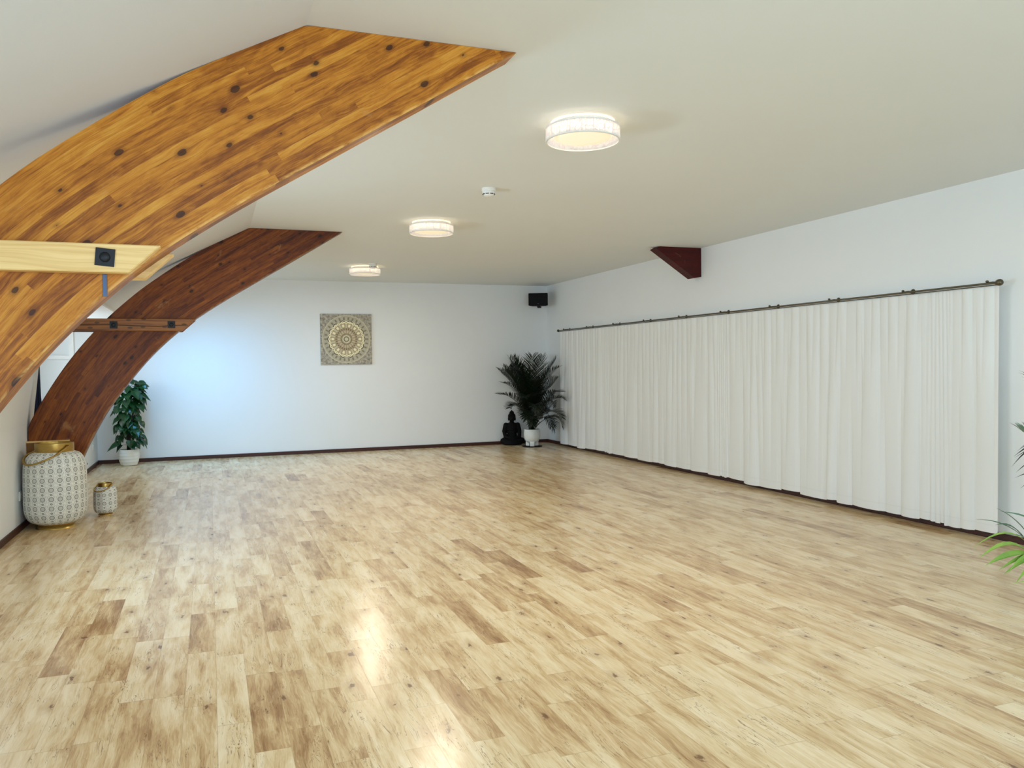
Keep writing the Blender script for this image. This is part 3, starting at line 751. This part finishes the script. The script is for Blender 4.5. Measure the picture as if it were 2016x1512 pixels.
# ------------------------------------------------------------------ lanterns
def bail(bm, rx, ry, zc, drop, az, r=.006, n=40, lift=0, prof=None):
    """hoop handle hanging forward over the shoulder; ends on the collar at azimuth az and az+180"""
    a = Vector((math.cos(az), math.sin(az), 0)); f = Vector((math.sin(az), -math.cos(az), 0))
    pts = []
    for i in range(n+1):
        th_ = math.pi*i/n
        p = a*(rx*math.cos(th_))+f*(ry*math.sin(th_)); p.z = zc-drop*abs(math.sin(th_))**.8+lift*math.cos(th_)
        if prof is not None:
            need = float(np.interp(p.z, prof[0], prof[1]))+r*1.9; rr = math.hypot(p.x, p.y)
            if rr < need: p.x *= need/rr; p.y *= need/rr
        pts.append(p)
    tube(bm, pts, r, 8, flatten=1.6)
def lantern(loc, R, Hh, seg, mat, label, rz, scale_collar=1.0, az=math.radians(25), facet=False):
    t = thing('lantern', label, 'lantern', loc, rz)
    zb, zt = .042*Hh/.76, Hh*.90
    rc = R*.60*scale_collar; rf = R*.60
    prof = []
    n = 30
    for i in range(n+1):
        s = i/n; z = zb+(zt-zb)*s
        e = abs(2*s-1)
        k = max(0, 1-(max(0, e-.42)/.58)**2.6)**.5
        k = max(k, 0)
        r = rc*.98+(R-rc*.98)*k if s > .5 else rf*1.02+(R-rf*1.02)*k
        r *= 1+.022*math.sin(math.pi*(1-s))-.022*s
        prof.append((r, z))
    bm = bmesh.new(); lathe(bm, prof, seg, uv=True); obj('body', bm, mat, t, smooth=True, angle=(12 if facet else 40))
    bm = bmesh.new(); lathe(bm, [(rc, zt-.01), (rc*1.03, zt), (rc*1.03, Hh-.004), (rc*1.01, Hh), (rc*.95, Hh), (rc*.93, Hh-.01), (rc*.93, zt-.01)], 48); col = obj('collar', bm, M_gold, t, smooth=True, angle=30)
    bm = bmesh.new(); lathe(bm, [(0, zb+.002), (rf*1.02, zb+.002), (rf*.96, zb*.6), (rf*1.06, zb*.18), (rf*1.08, 0), (0, 0)], 48); obj('foot', bm, M_gold, t, smooth=True, angle=35)
    bm = bmesh.new(); bail(bm, rc*1.07, R*1.03, Hh-.022*Hh/.76, (Hh-zt)*2.0, az, .0075*math.sqrt(Hh/.76), prof=([q[1] for q in prof]+[zt+.001, Hh+.01], [q[0] for q in prof]+[rc*1.03, rc*1.03])); obj('handle', bm, M_gold, t, smooth=True)
    return t
lantern((-1.312, 8.185, 0), .252, .757, 32, M_lan, 'large white punched-metal lantern with gold collar standing by the left wall', 0, az=math.radians(-42))
lantern((-.972, 8.70, 0), .105, .305, 10, M_lan2, 'small white punched-metal lantern with gold collar, standing alone on the floor', .2, az=math.radians(-38), facet=True)
lantern((-1.325, 8.88, 0), .178, .52, 28, M_lan, 'medium white punched-metal lantern mostly hidden behind the largest one', 0, az=math.radians(-45))

# ------------------------------------------------------------------ pots and plants
def frond_mesh(bm, base, az, L, el, droop, npair=26, ll=.26, wl_=.0060, rnd=None, start=.36, spread=58, lift=.25, hang=.5, r0=.005):
    """arching rachis with paired narrow leaflets"""
    rnd = rnd or random.Random(1)
    pts = []; p = Vector(base); N = 26; e = el; azz = az
    for i in range(N+1):
        pts.append(p.copy()); d = Vector((math.cos(azz)*math.cos(e), math.sin(azz)*math.cos(e), math.sin(e)))
        p = p+d*(L/N); e -= droop/N*(.4+1.3*i/N); azz += rnd.uniform(-.01, .01)
    tube(bm, pts, [r0*(1-.8*i/N) for i in range(N+1)], 5)
    for k in range(npair):
        s = start+(1-start)*(k+.5)/npair; fi = s*N; i0 = min(N-1, int(fi)); q = pts[i0].lerp(pts[i0+1], fi-i0)
        tg = (pts[i0+1]-pts[i0]).normalized(); side = tg.cross(Vector((0, 0, 1))).normalized(); upv = side.cross(tg)
        for sg in (-1, 1):
            u = (s-start)/(1-start)
            ln = ll*(math.sin(math.pi*min(1, .18+.74*u))**.7)*rnd.uniform(.85, 1.1)
            ang = math.radians(spread*(1-.45*u)+rnd.uniform(-6, 6))
            d = (tg*math.cos(ang)+side*sg*math.sin(ang)+upv*lift).normalized()
            nrm_ = d.cross(tg).normalized()*sg
            wv = (tg-d*tg.dot(d)).normalized()
            prev = None; pp_ = q.copy(); m = 5; dd = d.copy()
            for j in range(m+1):
                f = j/m; wd = wl_*(.35+1.0*math.sin(math.pi*min(1, f*.9+.06)))*(1-f)**.25 if j < m else .0004
                a = bm.verts.new(pp_-wv*wd); b = bm.verts.new(pp_+wv*wd)
                if prev: bm.faces.new((prev[0], prev[1], b, a))
                prev = (a, b); dd = (dd+Vector((0, 0, -hang*.35*f))).normalized(); pp_ = pp_+dd*(ln/m)
def palm(loc, label, fr, mat, canes, pot_h, pot_r, seed, saucer=True, footed=True, lim=(.40, .52), keep=None):
    t = thing('potted_palm', label, 'plant', loc)
    rnd = random.Random(seed)
    z0 = .012 if saucer else 0
    if saucer:
        bm = bmesh.new(); lathe(bm, [(0, 0), (pot_r*1.18, 0), (pot_r*1.24, .010), (pot_r*1.2, .012), (0, .012)], 36); obj('saucer', bm, M_black, t, smooth=True, angle=40)
    bm = bmesh.new(); h = pot_h; r = pot_r
    fz = .055 if footed else 0
    pr = [(0, z0+fz), (r*.46, z0+fz), (r*.68, z0+fz+.012), (r*.86, z0+fz+.045), (r*.97, z0+fz+.09), (r*1.0, z0+h*.66), (r*.985, z0+h*.82), (r*.94, z0+h-.004), (r*.92, z0+h), (r*.86, z0+h-.004), (r*.86, z0+h-.05), (0, z0+h-.05)]
    lathe(bm, pr, 40)
    if footed:
        for k in range(3):
            M = Matrix.Rotation(-math.pi/2+YAW*-1+k*2*math.pi/3, 4, 'Z'); box(bm, r*.24, r*.74, -r*.27, r*.27, z0, z0+fz+.03, bev=.006, M=M)
    obj('pot', bm, M_pot, t, smooth=True, angle=40)
    bm = bmesh.new(); lathe(bm, [(0, z0+h-.049), (r*.85, z0+h-.049), (r*.8, z0+h-.035), (r*.3, z0+h-.025), (0, z0+h-.028)], 24); obj('soil', bm, M_soil, t, smooth=True)
    zs = z0+h-.04
    for k in range(canes):
        a = rnd.uniform(0, 6.28); d = rnd.uniform(.01, r*.42); ht = rnd.uniform(.25, .45)
        p0 = Vector((d*math.cos(a), d*math.sin(a), zs)); p1 = p0+Vector((.05*math.cos(a), .05*math.sin(a), ht))
        bm = bmesh.new(); tube(bm, [p0, p0.lerp(p1, .5), p1], [.011, .009, .007], 7); obj('cane', bm, M_stem, t, smooth=True)
    for f in fr:
        a, L, el, dr = f[:4]; ll = f[4] if len(f) > 4 else .25
        d = rnd.uniform(.0, r*.35); b = (d*math.cos(a), d*math.sin(a), zs)
        bm = bmesh.new(); frond_mesh(bm, b, a, L, el, dr, int(20+L*10), ll, rnd=rnd)
        if keep and any(keep[0] < v.co.x < keep[1] and keep[2] < v.co.y < keep[3] and v.co.z < keep[4] for v in bm.verts):
            bm.free(); continue
        for v in bm.verts:      # leaves bend back from the curtain and the wall
            for ax in (0, 1):
                if v.co[ax] > lim[ax]-.12: v.co[ax] = lim[ax]-.12+.12*(1-math.exp(-(v.co[ax]-lim[ax]+.12)/.12))
        obj('frond', bm, f[5] if len(f) > 5 else mat, t)
    return t
rnd = random.Random(11); fr = []
R_ = math.radians
for i in range(36):
    a = (i*137.5+rnd.uniform(-10, 10)) % 360; e_ = 52+36*((i+.5)/36)**.8+rnd.uniform(-4, 4); st = 105 < a < 205
    if st: e_ = max(e_, 80)
    k_ = (e_-52)/36
    fr.append((R_(a), .70+.62*k_+rnd.uniform(-.08, .08), R_(min(89, e_)), R_((100 if st else 145)-75*k_+rnd.uniform(-12, 12)), .25))
for a in (250, 330, 40, 120, 190): fr.append((R_(a), 1.36+rnd.uniform(-.05, .03), R_(88), R_(34+rnd.uniform(0, 14)), .30))
for a, L, e_, dr in ((222, .95, 66, 85), (238, .85, 60, 100), (196, 1.0, 72, 72), (206, 1.15, 78, 70), (250, .8, 58, 120)): fr.append((R_(a), L, R_(e_), R_(dr), .25))
palm((5.135, 12.80, 0), 'dark green areca palm in a white footed pot on a black saucer, back right corner', fr, M_palm, 7, .285, .142, 5, keep=(-.42, .0, .24, .56, .64))

# climbing plant on a moss pole
def heart_leaf(bm, p, d, n, L, W):
    d = d.normalized(); s = d.cross(n).normalized(); n = s.cross(d).normalized()
    out = [(0, 0), (-.10, .28), (.02, .46), (.22, .52), (.45, .42), (.70, .22), (1.0, 0)]
    ctr = []; lft = []; rgt = []
    for u, w_ in out:
        base = p+d*(L*u)-n*(L*.22*u*u)
        ctr.append(bm.verts.new(p+d*(L*max(u, .0))-n*(L*.22*u*u)-n*.0 if u >= 0 else p))
        lft.append(bm.verts.new(base+s*(W*w_)+n*(W*.22*w_))); rgt.append(bm.verts.new(base-s*(W*w_)+n*(W*.22*w_)))
    for i in range(len(out)-1):
        for A, B in ((lft, 1), (rgt, -1)):
            q = (ctr[i], ctr[i+1], A[i+1], A[i]) if B > 0 else (ctr[i], A[i], A[i+1], ctr[i+1])
            try: bm.faces.new(q)
            except ValueError: pass
def climber():
    t = thing('potted_climbing_plant', 'bushy green climbing plant with heart-shaped leaves in a ribbed white pot', 'plant', (-1.13, 13.02, 0))
    bm = bmesh.new(); r = .142; h = .235; pr = [(0, 0), (r*.55, 0)]
    for i in range(1, 31):
        s = i/30; rr = r*(.60+.40*math.sin(math.pi*(.08+.66*s))**.8)*(1+.012*math.sin(s*math.pi*2*5)); pr.append((rr, h*s))
    pr += [(pr[-1][0]-.012, h), (pr[-1][0]-.014, h-.03), (0, h-.03)]
    lathe(bm, pr, 44); obj('pot', bm, M_pot, t, smooth=True, angle=50)
    bm = bmesh.new(); lathe(bm, [(0, h-.028), (r*.82, h-.029), (0, h-.012)], 24); obj('soil', bm, M_soil, t)
    bm = bmesh.new(); tube(bm, [(0, 0, h-.03), (.01, 0, .7), (.02, 0, 1.10)], .028, 10); obj('moss_pole', bm, M_soil, t, smooth=True)
    rnd = random.Random(3); bm = bmesh.new(); bst = bmesh.new()
    for k in range(175):
        z = .30+.92*(k/175)**.92+rnd.uniform(-.03, .03); a = rnd.uniform(0, 6.283)
        top = max(0, (z-.95)/.25)
        reach = rnd.uniform(.06, .19)*(1-.2*top); c0 = Vector((.01+.05*top, 0, z))
        d = Vector((math.cos(a)*.6+.25*top, math.sin(a)*.6, rnd.uniform(-1.0, -.35)+.5*top)); p = c0+Vector((math.cos(a), math.sin(a), .15)).normalized()*reach
        L = rnd.uniform(.09, .15); tube(bst, [c0, c0.lerp(p, .5)+Vector((0, 0, .015)), p], .0025, 4, cap=False)
        n = Vector((math.cos(a)*.9+rnd.uniform(-.5, .5), math.sin(a)*.9-.5, .45+rnd.uniform(-.2, .3)))
        heart_leaf(bm, p, d, n, L, L*rnd.uniform(.75, .95))
    for (dx, dz, az, L) in ((.10, 1.16, 0, .2), (.13, 1.06, -.2, .22), (.09, 1.22, .3, .17), (-.12, .33, 3.4, .2)):
        heart_leaf(bm, Vector((dx, -.03, dz)), Vector((math.cos(az), math.sin(az), -.45)), Vector((0, -.5, 1)), L, L*.62)
    obj('foliage', bm, M_pothos, t); obj('leaf_stalks', bst, M_stem, t)
climber()

# near palm at the right edge of the view: most of it stands outside the frame
def blade(bm, p0, p1, wd, arch=.06, n=8):
    """one long narrow leaflet from p0 to p1, arched upwards, folded along its midrib"""
    p0, p1 = Vector(p0), Vector(p1); d = (p1-p0); L = d.length; sd = d.cross(Vector((0, 0, 1))).normalized(); pr = None
    for i in range(n+1):
        f = i/n; c = p0.lerp(p1, f)+Vector((0, 0, arch*L/.3*4*f*(1-f)*(1-.3*f)))
        w_ = wd*(.30+.70*math.sin(math.pi*min(1, f*.8+.18)))*(1-f**5)
        tilt = Vector((0, 0, .55))+sd*.8
        q = (bm.verts.new(c-tilt*w_*.5+Vector((0, 0, .2*w_))), bm.verts.new(c-Vector((0, 0, .12*w_))), bm.verts.new(c+tilt*w_*.5+Vector((0, 0, .2*w_))))
        if pr: bm.faces.new((pr[0], pr[1], q[1], q[0])); bm.faces.new((pr[1], pr[2], q[2], q[1]))
        pr = q
frn = [(R_(10), .9, R_(70), R_(90), .24, M_palm_mid), (R_(60), .8, R_(70), R_(80), .24, M_palm_mid), (R_(-40), .8, R_(68), R_(90), .24, M_palm_mid),
       (R_(110), .85, R_(80), R_(50), .24, M_palm_mid), (R_(80), 1.2, R_(84), R_(50), .24, M_palm), (R_(-10), 1.1, R_(84), R_(50), .24, M_palm)]
PX, PY = 4.93, 3.25
np_ = palm((PX, PY, 0), 'bright green palm at the right edge, only its leaf tips in view', frn, M_palm_lit, 4, .26, .14, 8, saucer=False, footed=False, lim=(.60, .9))
def hand_frond(path, blades, mat, mats=None):
    o = Vector((PX, PY, 0)); bm = bmesh.new()
    pts = [Vector(p)-o for p in path]; tube(bm, pts, [.005-.003*i/len(pts) for i in range(len(pts))], 6)
    for a, b, w_, arch in blades: blade(bm, Vector(a)-o, Vector(b)-o, w_, arch)
    obj('frond', bm, mat, np_)
hand_frond([(4.93, 3.25, .24), (4.86, 3.25, .40), (4.72, 3.26, .40), (4.595, 3.25, .345), (4.47, 3.25, .31), (4.34, 3.24, .288)],
    [((4.37, 3.24, .293), (3.717, 3.10, .405), .015, .050), ((4.33, 3.24, .286), (3.781, 3.12, .340), .028, .042), ((4.33, 3.23, .284), (3.857, 3.14, .292), .040, .020), ((4.36, 3.22, .284), (3.99, 3.12, .236), .022, .030),
     ((4.38, 3.22, .284), (3.976, 3.16, .249), .026, .018), ((4.40, 3.22, .284), (4.039, 3.18, .215), .026, .016), ((4.47, 3.22, .30), (4.154, 3.2, .142), .026, .030), ((4.55, 3.24, .32), (4.25, 3.12, .12), .024, .05)], M_palm_lit)
hand_frond([(4.93, 3.28, .24), (4.90, 3.30, .52), (4.78, 3.32, .50), (4.66, 3.33, .42), (4.52, 3.34, .31)],
    [((4.50, 3.34, .30), (4.132, 3.3, .555), .020, .03), ((4.53, 3.34, .25), (3.972, 3.3, .503), .014, .035), ((4.46, 3.35, .30), (4.125, 3.3, .458), .020, .05), ((4.40, 3.34, .36), (4.211, 3.3, .398), .010, .01),
     ((4.62, 3.33, .37), (4.32, 3.42, .50), .020, .03), ((4.62, 3.33, .40), (4.40, 3.2, .58), .016, .03)], M_palm_mid)
hand_frond([(4.93, 3.3, .24), (4.98, 3.36, .75), (4.95, 3.42, .95), (4.86, 3.46, .93), (4.76, 3.48, .82)],
    [((4.86, 3.46, .94), (4.58, 3.5, .850), .010, .03), ((4.84, 3.46, .92), (4.554, 3.5, .832), .011, .03), ((4.82, 3.47, .88), (4.530, 3.5, .803), .015, .035), ((4.82, 3.47, .86), (4.54, 3.5, .795), .010, .03), ((4.80, 3.48, .84), (4.512, 3.5, .740), .012, .06),
     ((4.78, 3.48, .79), (4.546, 3.5, .704), .010, .03), ((4.77, 3.48, .72), (4.542, 3.5, .674), .009, .01), ((4.76, 3.48, .68), (4.585, 3.5, .605), .009, .02)], M_palm)  # backlit upper frond, its shade put into the dark leaf colour
hand_frond([(4.93, 3.2, .24), (4.86, 3.14, .36), (4.70, 3.06, .34), (4.52, 2.98, .24), (4.38, 2.92, .17)],
    [((4.46, 2.96, .21), (4.10, 3.18, .160), .018, .01), ((4.40, 2.92, .17), (4.00, 2.82, .055), .016, .05), ((4.38, 2.92, .165), (4.06, 2.74, .09), .016, .04), ((4.58, 3.0, .27), (4.3, 3.2, .16), .02, .04)], M_palm_lit)
# ------------------------------------------------------------------ seated statue
def statue():
    bm = bmesh.new(); V = Vector
    def chain(pts, rs):
        for (a, ra), (b, rb) in zip(list(zip(pts, rs)), list(zip(pts, rs))[1:]):
            for k in range(9):
                f = k/8; c = V(a).lerp(V(b), f); sphere(bm, c, ra+(rb-ra)*f, seg=14, ring=8)
    # crossed legs, base to lap (faces -Y)
    sphere(bm, (0, .01, .055), .185, .12, .055); sphere(bm, (0, -.02, .03), .19, .135, .035)
    chain([(.06, .05, .09), (.165, -.03, .075)], [.070, .052]); chain([(-.06, .05, .09), (-.165, -.03, .075)], [.070, .052])
    chain([(.165, -.035, .068), (.04, -.105, .06), (-.06, -.10, .07)], [.046, .035, .026]); chain([(-.165, -.035, .068), (-.04, -.115, .045), (.07, -.11, .05)], [.046, .035, .026])
    # torso
    for z, rx, ry in ((.12, .105, .085), (.17, .092, .072), (.22, .094, .070), (.27, .105, .072), (.32, .112, .068), (.345, .10, .055)):
        sphere(bm, (0, .03, z), rx, ry, .05)
    chain([(.105, .03, .345), (.135, .03, .24), (.125, -.03, .15), (.04, -.085, .115)], [.045, .038, .033, .022])
    chain([(-.105, .03, .345), (-.135, .03, .24), (-.125, -.03, .15), (-.04, -.085, .115)], [.045, .038, .033, .022])
    sphere(bm, (0, -.09, .115), .05, .03, .018)
    chain([(0, .03, .36), (0, .022, .42)], [.044, .038])
    sphere(bm, (0, .012, .475), .060, .066, .075); sphere(bm, (0, -.012, .448), .046, .045, .045)
    sphere(bm, (0, .02, .50), .068, .069, .060); sphere(bm, (0, .022, .558), .042, .042, .036); sphere(bm, (0, .022, .592), .013, .013, .018)
    sphere(bm, (0, -.056, .465), .009, .014, .018)
    for s in (-1, 1): sphere(bm, (s*.061, .015, .455), .010, .018, .036); sphere(bm, (s*.024, -.045, .482), .012, .008, .005)
    sphere(bm, (0, -.052, .435), .018, .010, .006)
    o = obj('seated_statue', bm, M_buddha, smooth=True)
    md = o.modifiers.new('r', 'REMESH'); md.mode = 'VOXEL'; md.voxel_size = .006; md.use_smooth_shade = True
    md = o.modifiers.new('s', 'SMOOTH'); md.factor = .5; md.iterations = 3
    o.location = (4.93, 13.22, 0); o.rotation_euler = (0, 0, -.2)
    tag(o, 'black seated meditating statue on the floor left of the dark palm', 'statue')
statue()
